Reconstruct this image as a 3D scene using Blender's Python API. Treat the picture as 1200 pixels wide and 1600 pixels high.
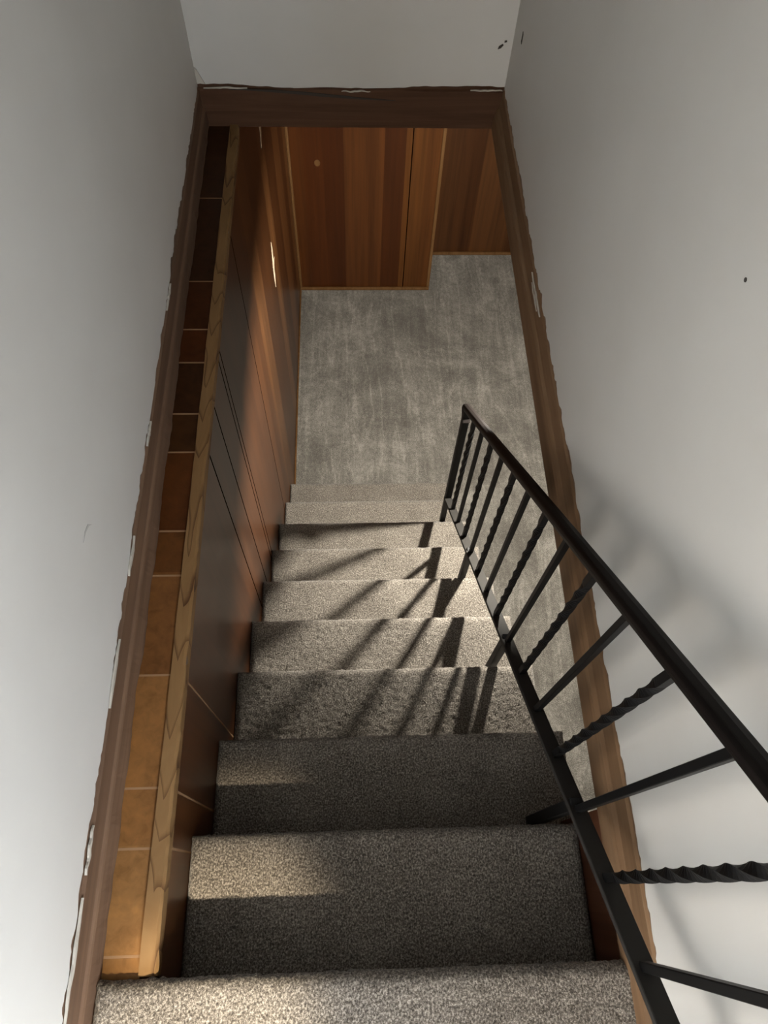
import bpy, bmesh, math, random
import numpy as np
from mathutils import Matrix, Vector, noise

random.seed(7)
S = bpy.context.scene
C = S.collection
for o in list(bpy.data.objects):
    bpy.data.objects.remove(o)
CAMZ = 3.40                       # camera height above the lower floor; z below is measured from the camera

# ------------------------------------------------------------------ camera, world, lamps, exposure
F_PX, PITCH, YAW, ROLL = 1125.8, 1.0888, 0.08888, 0.06549
f_ = Vector((math.sin(YAW)*math.cos(PITCH), math.cos(YAW)*math.cos(PITCH), -math.sin(PITCH)))
r_ = f_.cross(Vector((0, 0, 1))).normalized()
u_ = r_.cross(f_)
r2 = r_*math.cos(ROLL) + u_*math.sin(ROLL)
u2 = -r_*math.sin(ROLL) + u_*math.cos(ROLL)
cd = bpy.data.cameras.new('camera')
cam = bpy.data.objects.new('camera', cd)
C.objects.link(cam)
M = Matrix((r2, u2, -f_)).transposed().to_4x4()
M.translation = (0, 0, CAMZ)
cam.matrix_world = M
cd.sensor_fit = 'VERTICAL'
cd.sensor_height = 36
cd.lens = 36*F_PX/1600
cd.clip_start = 0.01
S.camera = cam

S.view_settings.view_transform = 'Standard'
S.view_settings.look = 'None'
S.view_settings.gamma = 1
S.view_settings.use_curve_mapping = False
S.view_settings.exposure = 0.27

w = bpy.data.worlds.new('world')
S.world = w
w.use_nodes = True
w.node_tree.nodes['Background'].inputs[0].default_value = (0.5, 0.55, 0.65, 1)
w.node_tree.nodes['Background'].inputs[1].default_value = 0.02


def area(name, loc, target, size, power, col, spread=180, shape='SQUARE'):
    d = bpy.data.lights.new(name, 'AREA')
    d.energy = power
    d.color = col
    d.size = size
    d.shape = shape
    d.spread = math.radians(spread)
    o = bpy.data.objects.new(name, d)
    C.objects.link(o)
    o.location = (loc[0], loc[1], loc[2]+CAMZ)
    v = Vector(target)-Vector(loc)
    o.rotation_euler = v.to_track_quat('-Z', 'Y').to_euler()
    return o


XWALL_L = -0.4165
HALL = (0.10, -1.60, 0.98)
WIN = (0.425, -1.30, -0.45)        # window beside the landing
FILL_DOOR = (XWALL_L+0.012, -1.55, -0.45)   # unseen door added in the left wall as a light source
SPOT = (-0.16, -1.42, 1.0)
BASE = (0.68, 1.425, -1.615)
ZCR = -1.41                        # lower ceiling right of the stairs
area('hall_lamp_light', (HALL[0], HALL[1], HALL[2]-0.085), (HALL[0], HALL[1], -1.3), 0.26, 1.0, (1.0, 0.93, 0.82), shape='DISK')
area('window_daylight', (WIN[0]-0.012, WIN[1], WIN[2]), (-0.6, WIN[1]+0.15, WIN[2]-0.05), 0.5, 92, (0.82, 0.90, 1.0), spread=150)
area('fill_door_light', (FILL_DOOR[0]+0.03, FILL_DOOR[1], FILL_DOOR[2]), (0.6, FILL_DOOR[1]+0.25, FILL_DOOR[2]-0.05), 0.78, 82, (1.0, 0.90, 0.77), spread=150)
sd = bpy.data.lights.new('added_spot_beam', 'SPOT')  # added narrow spot, imitates the patch of hall light on the top steps
sd.energy = 760
sd.color = (1.0, 0.86, 0.64)
sd.spot_size = math.radians(9.6)
sd.spot_blend = 0.85
sd.shadow_soft_size = 0.03
so = bpy.data.objects.new('added_spot_beam', sd)
C.objects.link(so)
so.location = (SPOT[0], SPOT[1], SPOT[2]+CAMZ-0.02)
so.rotation_euler = (Vector((-0.235, -0.215, -1.33))-Vector(SPOT)).to_track_quat('-Z', 'Y').to_euler()
BULB_STRENGTH = 13000


# ------------------------------------------------------------------ node helpers
class N:
    def __init__(s, name, rough=0.6, spec=0.5):
        s.m = bpy.data.materials.new(name)
        s.m.use_nodes = True
        s.t = s.m.node_tree
        s.b = s.t.nodes['Principled BSDF']
        s.b.inputs['Roughness'].default_value = rough
        s.b.inputs['Specular IOR Level'].default_value = spec
        s.co = s.t.nodes.new('ShaderNodeTexCoord').outputs['Object']

    def n(s, typ, ins=None, **kw):
        x = s.t.nodes.new('ShaderNode'+typ)
        for k, v in kw.items():
            setattr(x, k, v)
        for k, v in (ins or {}).items():
            if isinstance(v, bpy.types.NodeSocket):
                s.t.links.new(v, x.inputs[k])
            else:
                x.inputs[k].default_value = v
        return x

    def mapping(s, scale, loc=(0, 0, 0), rot=(0, 0, 0), vec=None):
        return s.n('Mapping', {'Vector': vec or s.co, 'Scale': scale, 'Location': loc, 'Rotation': rot}).outputs[0]

    def noise(s, vec, scale=1, detail=3, rough=0.55, dist=0):
        return s.n('TexNoise', {'Vector': vec, 'Scale': scale, 'Detail': detail, 'Roughness': rough, 'Distortion': dist}).outputs['Fac']

    def ramp(s, fac, stops, interp='LINEAR'):
        x = s.n('ValToRGB', {'Fac': fac})
        x.color_ramp.interpolation = interp
        e = x.color_ramp.elements
        while len(e) < len(stops):
            e.new(0.5)
        for i, (p, c) in enumerate(stops):
            e[i].position = p
            e[i].color = (*c, 1) if len(c) == 3 else c
        return x.outputs['Color']

    def math(s, op, a, b=0.0, clamp=False):
        x = s.n('Math', {0: a, 1: b}, operation=op)
        x.use_clamp = clamp
        return x.outputs[0]

    def mix(s, fac, a, b, mode='MIX'):
        x = s.n('Mix', data_type='RGBA', blend_type=mode)
        for sock, v in ((x.inputs[0], fac), (x.inputs[6], a), (x.inputs[7], b)):
            if isinstance(v, bpy.types.NodeSocket):
                s.t.links.new(v, sock)
            else:
                sock.default_value = v if isinstance(v, float) else (*v, 1)
        return x.outputs[2]

    def set(s, name, v):
        if isinstance(v, bpy.types.NodeSocket):
            s.t.links.new(v, s.b.inputs[name])
        else:
            s.b.inputs[name].default_value = v

    def bump(s, h, strength=0.4, dist=0.002):
        s.set('Normal', s.n('Bump', {'Height': h, 'Strength': strength, 'Distance': dist}).outputs[0])

    def xyz(s):
        return s.n('SeparateXYZ', {0: s.co}).outputs


def plain(name, col, rough=0.5, metal=0.0, spec=0.5):
    k = N(name, rough, spec)
    k.set('Base Color', (*col, 1))
    k.set('Metallic', metal)
    return k.m


def mat_paint():
    k = N('white_wall_paint', 0.55, 0.3)
    a = k.noise(k.mapping((2, 2, 2)), 1.3, 4)
    b = k.noise(k.mapping((60, 60, 60)), 1, 3)
    c = k.ramp(a, [(0.3, (0.485, 0.472, 0.445)), (0.7, (0.525, 0.515, 0.49))])
    k.set('Base Color', c)
    k.bump(k.math('ADD', k.math('MULTIPLY', a, 1.5), k.math('MULTIPLY', b, 0.12)), 0.25, 0.006)
    return k.m


def wood_planks(name, axis, span, planks, rough=0.38, grooves=(), pale=(), grain=1.0, tint=(1.0, 1.0, 1.0), spec=0.3, gw=0.0045):
    """varnished panelling; planks = [(start, colour)], grooves at object coordinates along axis"""
    k = N(name, rough, spec)
    ax = {'x': 0, 'y': 1}[axis]
    p = k.xyz()[ax]
    lo, hi = span
    fac = k.math('DIVIDE', k.math('SUBTRACT', p, lo), hi-lo, True)
    base = k.ramp(fac, [(max(0, (s-lo)/(hi-lo)), c) for s, c in planks], 'CONSTANT')
    sc = [55.0, 55.0, 55.0]
    sc[2] = 1.6
    g1 = k.noise(k.mapping(tuple(sc)), 1, 5, 0.6, 0.6)
    g2 = k.noise(k.mapping((14, 14, 0.5)), 1, 3, 0.5, 0.8)
    g = k.math('ADD', k.math('MULTIPLY', g1, 0.55), k.math('MULTIPLY', g2, 0.6))
    v = k.ramp(g, [(0.36, (0.55, 0.50, 0.46)), (0.58, (1.0, 1.0, 1.0)), (0.80, (1.40, 1.36, 1.25))])
    base = k.mix(1.0, base, tint, 'MULTIPLY')
    col = k.mix(grain, base, k.mix(1.0, base, v, 'MULTIPLY'))
    h = None
    for group, gc, wd in ((grooves, (0.004, 0.002, 0.0012), gw), (pale, (0.22, 0.13, 0.07), 0.0020)):
        for q in group:
            d = k.math('ABSOLUTE', k.math('SUBTRACT', p, q))
            msk = k.math('LESS_THAN', d, wd)
            col = k.mix(msk, col, gc)
            hh = k.math('MULTIPLY', msk, -1.0)
            h = hh if h is None else k.math('ADD', h, hh)
    k.set('Base Color', col)
    if h is not None:
        k.bump(h, 0.5, 0.001)
        k.set('Specular IOR Level', k.math('MULTIPLY', k.math('ADD', h, 1.0, True), spec))
    return k.m


def mat_wood(name, dark, mid, light, stretch=(30, 1.5, 30), rough=0.45, knots=False, scale=1.0):
    k = N(name, max(rough, 0.55), 0.15)
    v = k.mapping(stretch)
    g = k.noise(v, scale, 5, 0.6, 0.8)
    if knots:
        xyz = k.xyz()
        ph = k.math('ADD', k.math('MULTIPLY', xyz[1], 7.5), k.math('MULTIPLY', k.noise(k.mapping((8, 3, 8)), 1, 2), 4.0))
        ph = k.math('SUBTRACT', ph, k.math('MULTIPLY', k.math('ABSOLUTE', k.math('ADD', xyz[0], 0.336)), 32.0))
        w_ = k.math('FRACT', ph)
        w_ = k.math('MINIMUM', k.math('MULTIPLY', w_, 5.0), 1.0)
        g = k.math('ADD', k.math('MULTIPLY', g, 0.5), k.math('SUBTRACT', k.math('MULTIPLY', w_, 0.27), -0.04))
    k.set('Base Color', k.ramp(g, [(0.25, dark), (0.5, mid), (0.75, light)]))
    k.bump(g, 0.25, 0.001)
    return k.m


def mat_carpet(name, dark, mid, light, streaks=False):
    k = N(name, 0.95, 0.05)
    rnd = k.n('ObjectInfo').outputs['Random']
    off = k.n('VectorMath', {0: k.co, 1: k.n('CombineXYZ', {0: k.math('MULTIPLY', rnd, 7.3), 1: k.math('MULTIPLY', rnd, 3.1), 2: 0.0}).outputs[0]}, operation='ADD').outputs[0]
    a = k.noise(k.mapping((300, 240, 240), vec=off), 1, 2, 0.6)
    b = k.noise(k.mapping((700, 560, 560), vec=off), 1, 2, 0.7)
    big = k.noise(k.mapping((9, 9, 9), vec=off), 1, 3)
    g = k.math('ADD', k.math('MULTIPLY', a, 0.55), k.math('ADD', k.math('MULTIPLY', b, 0.4), k.math('MULTIPLY', k.math('SUBTRACT', big, 0.5), 0.10)))
    if streaks:
        wob = k.noise(k.mapping((1.5, 1.5, 1)), 1, 2)
        vv = k.n('VectorMath', {0: k.co, 1: k.n('CombineXYZ', {0: k.math('MULTIPLY', wob, 0.10), 1: 0.0, 2: 0.0}).outputs[0]}, operation='ADD').outputs[0]
        s1 = k.noise(k.mapping((22, 1.3, 1), vec=vv), 1, 4, 0.7, 0.15)
        s2 = k.noise(k.mapping((3.2, 3.2, 1), rot=(0, 0, 0.5)), 1, 6, 0.72, 0.8)
        s3 = k.noise(k.mapping((70, 45, 1)), 1, 3, 0.7)
        wisp = k.noise(k.mapping((8, 1.1, 1), rot=(0, 0, 0.08)), 1, 3, 0.55, 0.4)
        line = k.math('SUBTRACT', 1.0, k.math('MULTIPLY', k.math('ABSOLUTE', k.math('SUBTRACT', wisp, 0.5)), 28.0), True)
        line = k.math('MULTIPLY', line, k.math('MULTIPLY', s3, 0.085))
        st = k.math('ADD', k.math('MULTIPLY', k.math('SUBTRACT', s1, 0.5), 0.17),
                    k.math('ADD', k.math('MULTIPLY', k.math('SUBTRACT', s2, 0.5), 0.36), k.math('ADD', line, k.math('MULTIPLY', k.math('SUBTRACT', s3, 0.5), 0.22))))
        g = k.math('ADD', g, st)
    k.set('Base Color', k.ramp(g, [(0.36, dark), (0.48, mid), (0.60, light)]))
    k.set('Sheen Weight', 0.15)
    k.set('Sheen Roughness', 0.6)
    k.bump(g, 0.7, 0.004)
    return k.m


PAINT = mat_paint()
CARPET = mat_carpet('stair_carpet', (0.032, 0.026, 0.021), (0.118, 0.102, 0.085), (0.32, 0.288, 0.248))
FLOOR_C = mat_carpet('floor_carpet', (0.075, 0.068, 0.058), (0.150, 0.138, 0.120), (0.33, 0.31, 0.275), True)
TRIM = mat_wood('brown_trim', (0.070, 0.041, 0.026), (0.118, 0.070, 0.044), (0.170, 0.104, 0.064))
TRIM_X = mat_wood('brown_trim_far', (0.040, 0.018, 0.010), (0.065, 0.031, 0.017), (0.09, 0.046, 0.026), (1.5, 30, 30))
TRIM_R = mat_wood('light_brown_trim', (0.09, 0.051, 0.026), (0.14, 0.082, 0.044), (0.185, 0.116, 0.066))
RAW = mat_wood('raw_pine', (0.06, 0.026, 0.010), (0.155, 0.085, 0.033), (0.21, 0.124, 0.053), (26, 5.0, 26), 0.7, True)
STRIPW = mat_wood('tan_moulding', (0.08, 0.037, 0.012), (0.12, 0.06, 0.022), (0.16, 0.085, 0.036), (30, 30, 2))
DARKP = mat_wood('dark_panel', (0.040, 0.014, 0.006), (0.070, 0.026, 0.012), (0.10, 0.04, 0.02), (40, 40, 1.5), 0.4)
STRINGER = mat_wood('stringer_wood', (0.05, 0.025, 0.014), (0.08, 0.042, 0.024), (0.11, 0.06, 0.035), (30, 3, 30), 0.5)
IRON = plain('black_iron', (0.003, 0.003, 0.0032), 0.5, 0.0, 0.18)
IRON_B = plain('lit_tone_bottom_bar', (0.026, 0.024, 0.022), 0.7, 0.0, 0.12)  # iron lightened to carry the light falling on the bar's top face
RAILM = plain('dark_handrail', (0.0045, 0.0032, 0.0028), 0.5, 0.0, 0.15)
WHITE = plain('white_enamel', (0.8, 0.8, 0.78), 0.4)
SHADE = plain('added_dark_shade', (0.05, 0.05, 0.045), 0.5)
CEIL = plain('ceiling_white', (0.72, 0.71, 0.68), 0.8)
CHIP = mat_wood('bare_wood_chip', (0.50, 0.36, 0.22), (0.66, 0.52, 0.36), (0.78, 0.66, 0.5), (40, 40, 8), 0.7)
HOLE = plain('dark_hole', (0.03, 0.025, 0.02), 0.9)
SCUFF = plain('grey_scuff', (0.36, 0.35, 0.33), 0.7)
LIP = plain('paint_edge', (0.40, 0.37, 0.32), 0.7)


# ------------------------------------------------------------------ mesh helpers
def obj(name, verts, faces, mat, parent=None, loc=None, smooth=False, bevel=0.0, seg=2, zabs=False):
    """verts in camera-relative z; loc (same frame) becomes the object origin"""
    L = Vector(loc) if loc is not None else Vector((0, 0, -CAMZ))
    me = bpy.data.meshes.new(name)
    me.from_pydata([tuple(Vector(v)-L) for v in verts], [], faces)
    bm = bmesh.new()
    bm.from_mesh(me)
    bmesh.ops.recalc_face_normals(bm, faces=bm.faces)
    if bevel:
        bmesh.ops.bevel(bm, geom=[e for e in bm.edges if len(e.link_faces) == 2 and e.calc_face_angle(0) > 0.5], offset=bevel, segments=seg, affect='EDGES', profile=0.6)
    bm.to_mesh(me)
    bm.free()
    me.materials.append(mat)
    if smooth:
        me.shade_smooth()
    o = bpy.data.objects.new(name, me)
    C.objects.link(o)
    o.location = L+Vector((0, 0, CAMZ))
    if parent is not None:
        o.parent = parent
        o.location = o.location-parent.location
    return o


def box(a, b):
    x0, y0, z0 = a
    x1, y1, z1 = b
    v = [(x0, y0, z0), (x1, y0, z0), (x1, y1, z0), (x0, y1, z0), (x0, y0, z1), (x1, y0, z1), (x1, y1, z1), (x0, y1, z1)]
    return v, [(0, 3, 2, 1), (4, 5, 6, 7), (0, 1, 5, 4), (1, 2, 6, 5), (2, 3, 7, 6), (3, 0, 4, 7)]


def extr(prof, axis, t0, t1, n=1, jit=None):
    """closed 2D profile swept along an axis; prof pairs are the two other coordinates in x,y,z order"""
    V, Fc = [], []
    m = len(prof)
    for i in range(n+1):
        t = t0+(t1-t0)*i/n
        for j, (a, b) in enumerate(prof):
            if jit:
                a, b = jit(j, t, a, b)
            V.append({'x': (t, a, b), 'y': (a, t, b), 'z': (a, b, t)}[axis])
    for i in range(n):
        for j in range(m):
            Fc.append((i*m+j, i*m+(j+1) % m, (i+1)*m+(j+1) % m, (i+1)*m+j))
    Fc.append(tuple(range(m)))
    Fc.append(tuple(n*m+j for j in reversed(range(m))))
    return V, Fc


def tube(pts, rad, n=12):
    V, Fc = [], []
    pts = [Vector(p) for p in pts]
    for i, p in enumerate(pts):
        d = (pts[min(i+1, len(pts)-1)]-pts[max(i-1, 0)]).normalized()
        up = Vector((1, 0, 0)) if abs(d.x) < 0.9 else Vector((0, 1, 0))
        a = d.cross(up).normalized()
        b = d.cross(a)
        rr = rad[i] if isinstance(rad, (list, tuple)) else rad
        for k in range(n):
            t = 2*math.pi*k/n
            V.append(p+a*math.cos(t)*rr+b*math.sin(t)*rr)
    for i in range(len(pts)-1):
        for k in range(n):
            Fc.append((i*n+k, i*n+(k+1) % n, (i+1)*n+(k+1) % n, (i+1)*n+k))
    Fc.append(tuple(range(n)))
    Fc.append(tuple((len(pts)-1)*n+k for k in reversed(range(n))))
    return V, Fc


def struct(name, vf, mat, parent=None, **kw):
    o = obj(name, vf[0], vf[1], mat, parent, **kw)
    if parent is None:
        o['kind'] = 'structure'
    return o


def thing(name, label, cat, loc, group=None):
    o = bpy.data.objects.new(name, None)
    C.objects.link(o)
    o.location = (loc[0], loc[1], loc[2]+CAMZ)
    o.empty_display_size = 0.1
    o['label'] = label
    o['category'] = cat
    if group:
        o['group'] = group
    return o


def nz(*a):
    return noise.noise(Vector(a))


def merge(*vfs):
    V, Fc = [], []
    for v, f in vfs:
        k = len(V)
        V += list(v)
        Fc += [tuple(i+k for i in q) for q in f]
    return V, Fc


# ------------------------------------------------------------------ key dimensions (fitted)
H = 0.205
R = 0.2152
Y0 = -0.1145
Z0 = -1.3197
ZF = -CAMZ
XL, XR = -0.3215, 0.485
ZT = -1.35                         # underside of trims / lower ceiling
YFAR = 1.975
YB, YREC = 3.372, 3.682            # panelled box and recess behind it
XWL, XWR = -0.4165, 0.4365
BACK = -2.6
ZC = 1.06

# ------------------------------------------------------------------ upper stairwell walls (jagged lower paint edge)
def upper_wall_y(name, x, thick, sgn, seed, y1=YFAR):
    """plaster wall along Y; lower edge wanders a few millimetres"""
    n = 620
    V, Fc = [], []
    for i in range(n+1):
        y = BACK+(y1-BACK)*i/n
        e = -1.232+0.012*nz(y*6, seed, 0)+0.011*nz(y*28, seed, 3)+0.006*nz(y*90, seed, 5)
        if y < Y0-0.03:
            e = min(e, -1.232)
        V += [(x, y, e), (x, y, ZC), (x+sgn*thick, y, ZC), (x+sgn*thick, y, e)]
    for i in range(n):
        for j in range(4):
            Fc.append((4*i+j, 4*i+(j+1) % 4, 4*i+4+(j+1) % 4, 4*i+4+j))
    Fc += [(0, 1, 2, 3), (4*n+3, 4*n+2, 4*n+1, 4*n)]
    return struct(name, (V, Fc), PAINT)


wl = upper_wall_y('wall_left', XWL, 0.12, -1, 1.3)
# right wall, with a window opening behind the camera
wr = upper_wall_y('wall_right', XWR, 0.12, 1, 5.1)
n = 160
V, Fc = [], []
for i in range(n+1):
    x = XWL+(XWR-XWL)*i/n
    e = -1.226+0.006*nz(x*7, 9.1, 0)+0.004*nz(x*30, 2.2, 3) - 0.010*math.sin(max(0, min(1, (x+0.35)/0.6))*math.pi)
    V += [(x, YFAR, e), (x, YFAR, ZC), (x, YFAR+0.12, ZC), (x, YFAR+0.12, e)]
for i in range(n):
    for j in range(4):
        Fc.append((4*i+j, 4*i+(j+1) % 4, 4*i+4+(j+1) % 4, 4*i+4+j))
Fc += [(0, 1, 2, 3), (4*n+3, 4*n+2, 4*n+1, 4*n)]
wf = struct('wall_far', (V, Fc), PAINT)
struct('wall_back', box((XWL-0.12, BACK-0.12, Z0), (XWR+0.12, BACK, ZC)), PAINT)
struct('ceiling_upper', box((XWL-0.12, BACK-0.12, ZC), (XWR+0.12, YFAR+0.12, ZC+0.1)), CEIL)

# ------------------------------------------------------------------ lower room shell
struct('floor', box((XL-0.1, BACK, ZF-0.1), (2.7, YREC+0.2, ZF)), FLOOR_C)
struct('ceiling', merge(box((0.471, BACK, ZCR), (2.7, YREC+0.2, ZT+0.1)),
                        box((XL-0.2, YFAR+0.03, ZT+0.002), (0.471, YREC+0.2, ZT+0.1))), CEIL)
struct('wall_lower_right', box((2.6, BACK, ZF), (2.7, YREC+0.2, ZT)), wood_planks('panel_right', 'y', (-2.6, 3.9), [(-2.6, (0.20, 0.085, 0.03)), (-1.0, (0.16, 0.065, 0.022)), (0.6, (0.21, 0.09, 0.033)), (2.2, (0.17, 0.07, 0.024))], grooves=(-1.0, 0.6, 2.2)))
struct('wall_lower_back', box((0.436, BACK-0.1, ZF), (2.7, BACK, ZT)), PAINT)

# left panelled wall, stair side
LG_PALE = (0.070, 0.162, 0.358)  # grooves nearest the light, their highlight painted as pale stripes
LG_DARK = (0.868, 1.000, 1.135, 1.165, 1.560)
lw_cols = [(-0.4, (0.190, 0.080, 0.028)), (0.07, (0.165, 0.066, 0.022)), (0.162, (0.155, 0.060, 0.021)), (0.358, (0.135, 0.054, 0.021)),
           (0.868, (0.125, 0.055, 0.026)), (1.0, (0.135, 0.058, 0.026)), (1.135, (0.15, 0.062, 0.026)), (1.165, (0.128, 0.055, 0.024)),
           (1.56, (0.15, 0.062, 0.022)), (1.75, (0.22, 0.10, 0.036)), (1.95, (0.12, 0.048, 0.016)), (2.32, (0.25, 0.115, 0.042)),
           (2.48, (0.12, 0.046, 0.014)), (2.75, (0.22, 0.095, 0.032)), (3.0, (0.14, 0.055, 0.018)), (3.2, (0.25, 0.112, 0.04))]
PANEL_L = wood_planks('panel_left', 'y', (-0.5, 3.7), lw_cols, 0.36, LG_DARK, LG_PALE, tint=(0.36, 0.32, 0.29), spec=0.24, gw=0.0035)
n = 300
V, Fc = [], []
for i in range(n+1):
    y = -0.136+(YREC+0.136)*i/n
    zt = ZT if y > -0.109 else -1.375
    V += [(XL, y, ZF), (XL, y, zt), (XL-0.085, y, zt-0.021), (XL-0.085, y, ZF)]
for i in range(n):
    for j in range(4):
        Fc.append((4*i+j, 4*i+(j+1) % 4, 4*i+4+(j+1) % 4, 4*i+4+j))
Fc += [(0, 1, 2, 3), (4*n+3, 4*n+2, 4*n+1, 4*n)]
pl = struct('wall_lower_left', (V, Fc), PANEL_L)

# panelled box at the far end and the recess to its right
far_cols = [(-0.35, (0.20, 0.075, 0.022)), (-0.245, (0.165, 0.055, 0.014)), (-0.14, (0.135, 0.043, 0.010)), (-0.034, (0.225, 0.092, 0.030)),
            (0.178, (0.135, 0.046, 0.012)), (0.290, (0.275, 0.122, 0.036)), (0.40, (0.25, 0.105, 0.030)), (0.486, (0.21, 0.085, 0.026))]
rec_cols = [(0.48, (0.215, 0.092, 0.032)), (0.63, (0.19, 0.078, 0.026)), (0.69, (0.155, 0.060, 0.018)), (0.765, (0.23, 0.102, 0.036)), (1.0, (0.19, 0.08, 0.028)),
            (1.3, (0.22, 0.095, 0.034)), (1.7, (0.17, 0.07, 0.024)), (2.1, (0.22, 0.095, 0.034))]
struct('wall_lower_far', box((XL, YB, ZF), (0.486, YREC, ZT)), wood_planks('panel_far', 'x', (-0.35, 0.6), far_cols, 0.4, (0.325,), gw=0.003, tint=(0.30, 0.24, 0.17)))
struct('wall_recess', box((0.486, YREC, ZF), (2.6, YREC+0.1, ZT)), wood_planks('panel_recess', 'x', (0.48, 2.6), rec_cols, 0.4, (1.3,), gw=0.003, tint=(0.27, 0.235, 0.20)))
struct('trim_1', box((XL, YB-0.014, ZF+0.02), (XL+0.014, YB, ZT)), STRIPW, bevel=0.004)
struct('trim_2', box((0.474, YB-0.006, ZF+0.02), (0.492, YB+0.012, ZT)), STRIPW, bevel=0.004)
struct('baseboard_far', box((XL, YB-0.016, ZF), (0.492, YB, ZF+0.020)), STRIPW, bevel=0.006)
struct('baseboard_recess', box((0.492, YREC-0.016, ZF), (2.6, YREC, ZF+0.020)), STRIPW, bevel=0.006)
struct('baseboard_left', box((XL, 1.84, ZF), (XL+0.008, YB-0.016, ZF+0.016)), STRIPW, bevel=0.003)

# dark panelled side of the stair under the upper floor
struct('wall_lower_side', extr([(BACK, ZF), (0.070, ZF), (0.070, -1.66), (0.113, -1.66), (0.113, ZT), (BACK, ZT)], 'x', 0.431, 0.447), DARKP)

# ------------------------------------------------------------------ trims round the opening
def jag(a, amp, fr, seed):
    def f(j, t, p, q):
        return p+(amp*nz(t*fr, seed, j) if j in a else 0), q
    return f


# left: moulded board under the white wall, face in two steps
prof = [(-0.4172, -1.18), (-0.4172, -1.236), (-0.4125, -1.241), (-0.4118, -1.287), (-0.4085, -1.292), (-0.4070, -1.297), (-0.4045, -1.340), (-0.4050, ZT), (-0.47, ZT), (-0.47, -1.18)]
def jl(j, t, a, b):
    if j in (6, 7):
        a += 0.0035*nz(t*9, 4.4, 0)+0.002*nz(t*40, 1.4, 0)
    return a, b
struct('trim_3', extr(prof, 'y', Y0-0.9, YFAR, 240, jl), TRIM)
# far: deep header board
profx = [(YFAR+0.0006, -1.20), (YFAR+0.0006, -1.235), (YFAR-0.006, -1.238), (YFAR-0.008, -1.300), (YFAR-0.002, -1.303), (YFAR-0.002, ZT), (YFAR+0.05, ZT), (YFAR+0.05, -1.20)]
def jx(j, t, a, b):
    if j in (1, 2):
        b += 0.005*nz(t*8, 7.7, 0)
    return a, b
struct('trim_4', extr(profx, 'x', XWL+0.0005, XWR-0.0005, 120, jx), TRIM_X)
# right: moulded board
profr = [(0.4372, -1.18), (0.4372, -1.236), (0.4330, -1.241), (0.4300, -1.283), (0.4235, -1.290), (0.4205, -1.300), (0.4175, -1.342), (0.4185, ZT), (0.47, ZT), (0.47, -1.18)]
struct('trim_5', extr(profr, 'y', Y0-0.9, YFAR, 200), TRIM_R)
# ledge of panelling between trim and the cut edge of the lower wall
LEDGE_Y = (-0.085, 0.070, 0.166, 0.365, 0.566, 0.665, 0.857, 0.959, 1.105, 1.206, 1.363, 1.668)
led_cols = [(-0.2, (0.30, 0.155, 0.055)), (0.07, (0.27, 0.13, 0.043)), (0.166, (0.27, 0.13, 0.043)), (0.365, (0.19, 0.083, 0.027)), (0.566, (0.130, 0.050, 0.015)), (0.665, (0.098, 0.032, 0.009)),  # planks darken toward the far end: light falloff painted into the colours
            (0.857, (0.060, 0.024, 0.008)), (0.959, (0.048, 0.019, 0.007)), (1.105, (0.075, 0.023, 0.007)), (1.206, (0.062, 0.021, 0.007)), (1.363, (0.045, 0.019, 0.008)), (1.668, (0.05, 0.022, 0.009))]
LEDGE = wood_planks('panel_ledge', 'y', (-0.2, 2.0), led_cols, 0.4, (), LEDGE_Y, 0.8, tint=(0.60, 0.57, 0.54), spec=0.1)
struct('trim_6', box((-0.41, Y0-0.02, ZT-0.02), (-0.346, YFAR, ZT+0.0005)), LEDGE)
# raw pine edge, torn along its stair side
n = 420
V, Fc = [], []
for i in range(n+1):
    y = Y0+0.002+(YFAR-Y0-0.002)*i/n
    e = 0.0035*nz(y*14, 3.1, 0)+0.0022*nz(y*45, 0.2, 2)
    xl = -0.3475+0.003*(y/2)+0.0012*nz(y*10, 8.8, 0)
    V += [(xl, y, ZT-0.03), (xl, y, ZT+0.006), (XL-0.001+e-0.002, y, ZT+0.006), (XL+0.0015+e, y, ZT+0.001), (XL+0.0005, y, ZT-0.03)]
for i in range(n):
    for j in range(5):
        Fc.append((5*i+j, 5*i+(j+1) % 5, 5*i+5+(j+1) % 5, 5*i+5+j))
Fc += [tuple(range(5)), tuple(5*n+j for j in reversed(range(5)))]
struct('trim_7', (V, Fc), RAW)


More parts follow.
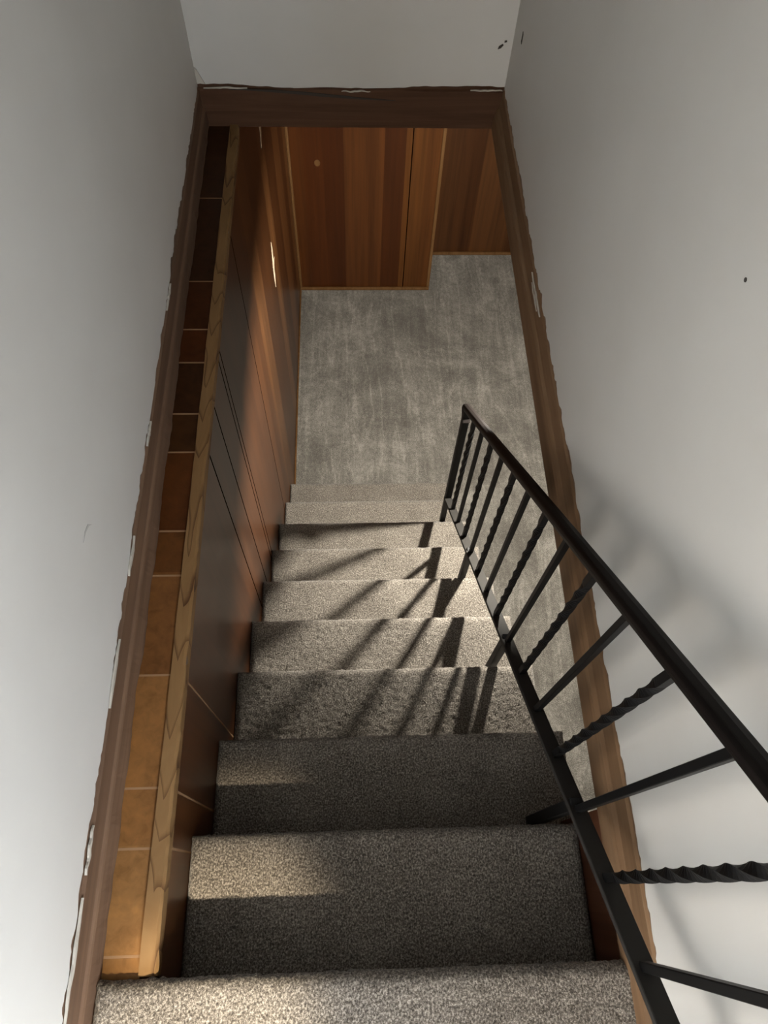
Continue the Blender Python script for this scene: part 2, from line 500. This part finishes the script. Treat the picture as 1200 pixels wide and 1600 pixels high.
# ------------------------------------------------------------------ staircase
def step_mesh(x0, x1, back, ynose, ztop, zbot, seed, cell=0.005):
    """solid carpeted step: tread, rounded nosing, riser tucked under; pile jittered"""
    rr = 0.021
    P2 = []
    L = (ynose-rr)-back
    m = max(4, int(L/cell))
    P2 += [(back+L*i/m, ztop) for i in range(m)]
    for i in range(9):
        t = math.radians(90-i*180/8*0.92)
        P2.append((ynose-rr+rr*math.cos(t), ztop-rr+rr*math.sin(t)))
    yr = ynose-0.026
    zz = P2[-1][1]-0.012
    m = max(3, int((zz-zbot)/0.012))
    P2 += [(yr, zz+(zbot-zz)*i/m) for i in range(m+1)]
    P2 = P2+[(back, zbot)]
    nx = int((x1-x0)/cell)
    m = len(P2)
    rng = np.random.RandomState(seed)
    V, Fc = [], []
    J = rng.normal(0, 0.0011, (nx+1, m))
    for i in range(nx+1):
        x = x0+(x1-x0)*i/nx
        ex = min(x-x0, x1-x)
        drop = 0.010*max(0, 1-ex/0.014)**2
        wob = 0.0014*nz(x*9, seed*1.7, 0)
        for j, (y, z) in enumerate(P2):
            q = J[i, j]
            if j == m-1:
                V.append((x, y, z))
            elif j < m-1 and z > ztop-0.004:
                V.append((x, y+(wob if y > ynose-0.05 else 0), z-drop+q))
            else:
                V.append((x, y+wob+q, z))
    for i in range(nx):
        for j in range(m):
            Fc.append((i*m+j, i*m+(j+1) % m, (i+1)*m+(j+1) % m, (i+1)*m+j))
    Fc.append(tuple(range(m)))
    Fc.append(tuple(nx*m+j for j in reversed(range(m))))
    return V, Fc


stair = thing('staircase', 'straight staircase covered in grey-brown speckled carpet running down beside the panelled wall', 'staircase', (0.08, 0.95, ZF))


def carpet_step(k, x0, x1, back):
    v, f = step_mesh(x0, x1, back, Y0+R*k, Z0-H*k, Z0-H*(k+1) if k < 9 else ZF, k+1)
    return obj('carpeted_step', v, f, CARPET, stair, loc=((x0+x1)/2, Y0+R*k, Z0-H*k), smooth=True)


struct('floor_upper', box((XWL, BACK, Z0-0.06), (0.4305, Y0-0.62, Z0)), CARPET)
carpet_step(0, -0.4035, 0.4300, Y0-0.62)
carpet_step(1, XL+0.001, 0.4295, Y0-0.026)
first = carpet_step(2, XL+0.001, XR, Y0+R-0.026)
for k in range(3, 9):
    c = first.copy()
    C.objects.link(c)
    c.parent = stair
    c.location = first.location+Vector((0, R*(k-2), -H*(k-2)))
carpet_step(9, XL+0.001, XR, Y0+R*8-0.026)
# saw-backed stringer carrying the treads underneath
sv = []
top = (Y0+0.02, Z0-0.245)
sl = -H/R
pr = [(0.14, -1.99), (Y0+R*9-0.16, ZF+0.02), (Y0+R*9-0.30, ZF+0.02), (0.14, -2.17)]
v, f = extr(pr, 'x', 0.430, 0.466, 1)
obj('stringer', v, f, STRINGER, stair, loc=(0.448, 0.95, ZF))

# ------------------------------------------------------------------ railing
XB, DY, ZB, RT = 0.3817, 0.0094, 0.1894, 0.5984
def bal_pos(j):
    return Y0+R*(7-j*0.5)+DY, Z0-H*(7-j*0.5)+ZB
NB = 17                                   # last one is the upper newel
yb0, zb0 = bal_pos(0)
rail = thing('stair_railing', 'black iron railing with plain and twisted bars along the open side of the stairs', 'railing', (XB, yb0, zb0-ZB-0.0))
slope = -H/R
Ls = math.hypot(H, R)
du, dz = R/Ls, -H/Ls                      # unit direction down the stairs (y, z)


def sloped_bar(pr, ya, za, yb, zb, nseg=1):
    """profile (x offset, normal offset) swept along a line in the YZ plane"""
    V, Fc = [], []
    m = len(pr)
    L = math.hypot(yb-ya, zb-za)
    ty, tz = (yb-ya)/L, (zb-za)/L
    ny, nz_ = -tz, ty
    if nz_ < 0:
        ny, nz_ = -ny, -nz_
    for i in range(nseg+1):
        t = i/nseg
        for a, b in pr:
            V.append((XB+a, ya+(yb-ya)*t+ny*b, za+(zb-za)*t+nz_*b))
    for i in range(nseg):
        for j in range(m):
            Fc.append((i*m+j, i*m+(j+1) % m, (i+1)*m+(j+1) % m, (i+1)*m+j))
    Fc.append(tuple(range(m)))
    Fc.append(tuple(nseg*m+j for j in reversed(range(m))))
    return V, Fc


ya, za = bal_pos(0)
yb, zb = bal_pos(NB-1)
flat = [(-0.015, -0.012), (0.015, -0.012), (0.015, 0.0), (-0.015, 0.0)]
v, f = sloped_bar(flat, ya+0.008, za-0.0076, yb-0.006, zb+0.0057)
obj('bottom_rail', v, f, IRON_B, rail, bevel=0.0012, seg=1)
# moulded handrail
hp = [(-0.016, -0.004), (-0.0175, 0.004), (-0.017, 0.012), (-0.012, 0.018), (0, 0.0205), (0.012, 0.018), (0.017, 0.012), (0.0175, 0.004), (0.016, -0.004), (0.009, -0.008), (-0.009, -0.008)]
hp = [(0.80*p, 0.85*q+0.003) for p, q in hp]
v, f = sloped_bar(hp, ya+0.020, za+RT-0.019, yb-0.02, zb+RT+0.019, 1)
obj('handrail', v, f, RAILM, rail, bevel=0.002, seg=2, smooth=False)


def square_bar(h, half, twist=False):
    V, Fc = [], []
    n = 70 if twist else 1
    for i in range(n+1):
        t = i/n
        z = t*h
        a = 0.0
        if twist:
            u = min(1, max(0, (z-0.05)/(h-0.10)))
            a = u*2*math.pi*2.25
        for k in range(4):
            q = a+math.pi/4+k*math.pi/2
            V.append((half*1.414*math.cos(q), half*1.414*math.sin(q), z))
    for i in range(n):
        for k in range(4):
            Fc.append((i*4+k, i*4+(k+1) % 4, (i+1)*4+(k+1) % 4, (i+1)*4+k))
    Fc += [(3, 2, 1, 0), tuple(n*4+k for k in range(4))]
    return V, Fc


def at_rail(name, vf, y, z, bevel=0.0):
    o = obj(name, [(p[0]+XB, p[1]+y, p[2]+z) for p in vf[0]], vf[1], IRON, rail, loc=(XB, y, z), bevel=bevel, seg=1)
    return o


protos = {}
for j in range(NB):
    y, z = bal_pos(j)
    if j == 0:
        at_rail('newel_post', square_bar(RT+0.01, 0.0125), y, z-0.003, 0.002)
        continue
    if j == NB-1:
        at_rail('newel_post', square_bar(z+RT-Z0-0.004, 0.0125), y, Z0+0.004, 0.002)
        continue
    tw = j % 2 == 1
    nm = 'twisted_baluster' if tw else 'plain_baluster'
    if nm not in protos:
        protos[nm] = at_rail(nm, square_bar(RT, 0.0066 if tw else 0.0062, tw), y, z-0.002, 0.0 if tw else 0.001)
    else:
        c = protos[nm].copy()
        C.objects.link(c)
        c.parent = rail
        c.location = Vector((XB, y, z-0.002+CAMZ))-rail.location
for j in (0, 4, 8, 12):
    y, z = bal_pos(j)
    k = 7-j//2
    at_rail('support_leg', square_bar(ZB+H-0.010, 0.0105), y+0.009, z-ZB-H+0.005, 0.001)
# curl under the end of the handrail
yc, zc = ya+0.020, za+RT-0.019
v, f = sloped_bar([(-0.013, -0.045), (0.013, -0.045), (0.0145, 0.006), (0.010, 0.016), (-0.010, 0.016), (-0.0145, 0.006)], yc-0.012, zc+0.011, yc+0.006, zc-0.0057, 1)
obj('rail_end', v, f, RAILM, rail, bevel=0.003, seg=2)

# ------------------------------------------------------------------ lamps
lamp = thing('pendant_lamp', 'bulb under an added dark enamel shade hanging from the lower ceiling right of the stairs', 'lamp', (BASE[0], BASE[1], ZCR))
v, f = tube([(BASE[0], BASE[1], ZCR-0.008), (BASE[0], BASE[1], BASE[2]+0.018)], [0.006, 0.014], 16)
obj('socket', v, f, WHITE, lamp)
sp = [(0.018, 0.055), (0.060, 0.045), (0.100, 0.012), (0.118, -0.027), (0.114, -0.027), (0.096, 0.010), (0.058, 0.041), (0.018, 0.051)]  # unseen shade added to cut low-angle bulb light off the upper treads
V, Fc = [], []
for i in range(32):
    t = 2*math.pi*i/32
    V += [(BASE[0]+q*math.cos(t), BASE[1]+q*math.sin(t), BASE[2]+z) for q, z in sp]
for i in range(32):
    for j in range(8):
        a, b = i*8+j, i*8+(j+1) % 8
        Fc.append((a, b, (b+8) % 256, (a+8) % 256))
obj('added_lamp_shade', V, Fc, SHADE, lamp, smooth=True)
v, f = tube([(BASE[0], BASE[1], ZCR+0.002), (BASE[0], BASE[1], ZCR-0.006), (BASE[0], BASE[1], ZCR-0.010)], [0.06, 0.058, 0.03], 24)
obj('lamp_holder', v, f, WHITE, lamp, smooth=False)
kb = N('bulb_glow')
kb.set('Base Color', (0, 0, 0, 1))
kb.set('Emission Color', (1.0, 0.95, 0.84, 1))
kb.set('Emission Strength', BULB_STRENGTH)
pts, rad = [], []
for i in range(13):
    t = math.pi*i/12
    pts.append((BASE[0], BASE[1], BASE[2]-0.002+0.0185*math.cos(t)))
    rad.append(max(0.002, 0.0185*math.sin(t)))
v, f = tube(pts, rad, 24)
obj('bulb', v, f, kb.m, lamp, smooth=True)

hall = thing('hall_ceiling_lamp', 'round white ceiling lamp in the hall behind the top of the stairs', 'lamp', (HALL[0], HALL[1], ZC))
v, f = tube([(HALL[0], HALL[1], ZC), (HALL[0], HALL[1], ZC-0.05), (HALL[0], HALL[1], ZC-0.06)], [0.16, 0.16, 0.15], 32)
obj('lamp_rim', v, f, WHITE, hall)
kd = N('diffuser_glow')
kd.set('Emission Color', (1.0, 0.93, 0.82, 1))
kd.set('Emission Strength', 2.0)
v, f = tube([(HALL[0], HALL[1], ZC-0.055), (HALL[0], HALL[1], ZC-0.075)], [0.145, 0.12], 32)
obj('diffuser', v, f, kd.m, hall)
dl = thing('added_spot', 'small spot fixture added unseen in the hall ceiling to light the top steps', 'lamp', (SPOT[0], SPOT[1], ZC))
v, f = tube([(SPOT[0], SPOT[1], ZC+0.0), (SPOT[0], SPOT[1], ZC-0.01)], [0.05, 0.047], 24)
obj('added_spot_trim', v, f, WHITE, dl)

# window on the right wall behind the camera
ww = struct('window_1', merge(box((XWR-0.004, WIN[1]-0.29, WIN[2]-0.29), (XWR, WIN[1]+0.29, WIN[2]+0.29))), plain('window_pane', (0.75, 0.8, 0.85), 0.1))
fr = []
for a, b in (((-0.30, -0.30), (0.30, -0.26)), ((-0.30, 0.26), (0.30, 0.30)), ((-0.30, -0.26), (-0.26, 0.26)), ((0.26, -0.26), (0.30, 0.26))):
    fr.append(box((XWR-0.014, WIN[1]+a[0], WIN[2]+a[1]), (XWR, WIN[1]+b[0], WIN[2]+b[1])))
v, f = merge(*fr)
obj('window_frame', v, f, WHITE, ww)


# glazed door added behind the camera, unseen, to light the right wall
dx0, dy = XWL, FILL_DOOR[1]
dr = struct('fill_door_1', box((dx0, dy-0.34, Z0), (dx0+0.006, dy+0.34, 0.68)), plain('fill_door_pane', (0.75, 0.8, 0.85), 0.15))
fr = [box((dx0, dy+a, b), (dx0+0.03, dy+c, d)) for a, b, c, d in ((-0.38, Z0, -0.33, 0.74), (0.33, Z0, 0.38, 0.74), (-0.33, 0.68, 0.33, 0.74), (-0.33, Z0, 0.33, Z0+0.2))]
v, f = merge(*fr)
obj('fill_door_frame', v, f, WHITE, dr)
v, f = tube([(dx0+0.006, dy+0.30, -0.35), (dx0+0.06, dy+0.30, -0.35), (dx0+0.065, dy+0.21, -0.35)], 0.010, 10)
obj('fill_door_handle', v, f, WHITE, dr)

# ------------------------------------------------------------------ marks on walls
def blot(name, parent, mat, plane, c, pts, th=0.0015):
    """thin irregular patch of bare material; plane 'x+', 'x-' or 'y-' tells which way it faces"""
    V = []
    m = len(pts)
    for d in (-0.001, th):
        for a, b in pts:
            if plane == 'x+':
                V.append((c[0]+d, c[1]+a, c[2]+b))
            elif plane == 'x-':
                V.append((c[0]-d, c[1]+a, c[2]+b))
            else:
                V.append((c[0]+a, c[1]-d, c[2]+b))
    Fc = [tuple(range(m)), tuple(m+i for i in range(m))]
    for i in range(m):
        Fc.append((i, (i+1) % m, m+(i+1) % m, m+i))
    return obj(name, V, Fc, mat, parent)


blot('wood_chip', pl, CHIP, 'x+', (XL, 2.27, -2.19), [(0.05, 0.105), (0.058, 0.06), (0.046, 0.02), (0.085, 0.0), (0.044, -0.012), (0.03, -0.055), (0.01, -0.10), (0.002, -0.04), (0.012, 0.02), (0.03, 0.06)])
blot('wood_chip', pl, CHIP, 'x+', (XL, 2.435, -1.70), [(0.03, 0.06), (0.02, 0.0), (-0.022, -0.03), (-0.03, -0.028), (-0.012, 0.02), (-0.02, 0.06)])
blot('knot_hole', bpy.data.objects['wall_lower_far'], STRIPW, 'y-', (-0.17, YB, -2.507), [(0.016*math.cos(t*0.7), 0.02*math.sin(t*0.7)) for t in range(9)])
blot('plaster_gouge', wf, HOLE, 'y-', (0.405, YFAR, -1.118), [(-0.006, -0.006), (0.002, -0.003), (0.008, 0.005), (0.005, 0.008), (-0.004, 0.002)])
blot('plaster_gouge', wf, HOLE, 'y-', (0.417, YFAR, -1.104), [(-0.003, -0.003), (0.004, -0.001), (0.003, 0.003), (-0.003, 0.002)])
blot('plaster_gouge', wr, HOLE, 'x-', (XWR, YFAR-0.10, -1.04), [(-0.005, -0.012), (0.004, -0.010), (0.002, 0.004), (0.004, 0.014), (-0.004, 0.010)])
blot('nail_hole', wr, HOLE, 'x-', (XWR, 0.584, -0.576), [(0.0028*math.cos(t*0.9), 0.0028*math.sin(t*0.9)) for t in range(7)], 0.0008)
blot('scuff_mark', wl, SCUFF, 'x+', (XWL, 0.505, -1.020), [(-0.022, 0.004), (-0.004, 0.006), (0.012, 0.0), (0.020, -0.016), (0.012, -0.006), (-0.004, 0.002)], 0.0006)

# loose paint and torn plaster along the trims
def flake_line(name, parent, mat, pts, wid, th, axis):
    """ragged strip following a line on a wall; axis is the wall normal"""
    V, Fc = [], []
    for i, (p, hw) in enumerate(zip(pts, wid)):
        for d in (-0.001, th):
            for sgn in (-1, 1):
                if axis == 'x+':
                    V.append((p[0]+d, p[1], p[2]+sgn*hw))
                elif axis == 'x-':
                    V.append((p[0]-d, p[1], p[2]+sgn*hw))
                else:
                    V.append((p[0], p[1]-d, p[2]+sgn*hw))
    n = len(pts)
    for i in range(n-1):
        a, b = 4*i, 4*i+4
        Fc += [(a, a+1, b+1, b), (a+2, b+2, b+3, a+3), (a, b, b+2, a+2), (a+1, a+3, b+3, b+1)]
    Fc += [(0, 2, 3, 1), (4*n-4, 4*n-3, 4*n-1, 4*n-2)]
    return obj(name, V, Fc, mat, parent)


tf, tl, tr = bpy.data.objects['trim_4'], bpy.data.objects['trim_3'], bpy.data.objects['trim_5']
P_, W_ = [], []
for i in range(40):
    t = i/39
    x = -0.33+0.46*t
    P_.append((x, YFAR-0.0075, -1.2365-0.028*math.sin(t*1.9)*t+0.002*nz(x*20, 1, 1)))
    W_.append(0.0035*math.sin(math.pi*min(1, t*1.02)) + 0.0006)
flake_line('crack', tf, HOLE, P_, W_, 0.0012, 'y-')
for x0, x1, z0 in ((-0.40, -0.28, -1.2325), (-0.02, 0.06, -1.2385), (0.34, 0.43, -1.2325)):
    P_, W_ = [], []
    for i in range(14):
        t = i/13
        P_.append((x0+(x1-x0)*t, YFAR-0.006, z0+0.003*nz(t*5, x0*9, 0)))
        W_.append(0.0016*math.sin(math.pi*t)*(0.7+0.5*nz(t*9, x0, 2))+0.0005)
    flake_line('paint_flake', tf, LIP, P_, W_, 0.003, 'y-')
for y0, y1, z0 in ((1.15, 1.29, -1.249), (1.18, 1.27, -1.262)):
    P_, W_ = [], []
    for i in range(16):
        t = i/15
        P_.append((0.4325, y0+(y1-y0)*t, z0+0.004*nz(t*4, y0*9, 0)))
        W_.append(0.0035*math.sin(math.pi*t)*(0.7+0.6*nz(t*9, y0, 2))+0.0005)
    flake_line('paint_flake', tr, LIP, P_, W_, 0.003, 'x-')
for y0, y1 in ((1.16, 1.24), (0.52, 0.60), (0.28, 0.40), (0.03, 0.10), (-0.16, 0.0), (0.80, 0.86)):
    P_, W_ = [], []
    for i in range(16):
        t = i/15
        P_.append((-0.4145, y0+(y1-y0)*t, -1.236+0.005*nz(t*4, y0*9, 0)))
        W_.append(0.0042*math.sin(math.pi*t)*(0.7+0.6*nz(t*9, y0, 2))+0.0008)
    flake_line('paint_flake', tl, LIP, P_, W_, 0.0025, 'x+')
blot('torn_plaster', wf, LIP, 'y-', (-0.408, YFAR, -1.205), [(-0.008, -0.02), (0.004, -0.018), (0.014, -0.02), (0.006, -0.002), (-0.002, 0.018), (-0.008, 0.024)], 0.004)
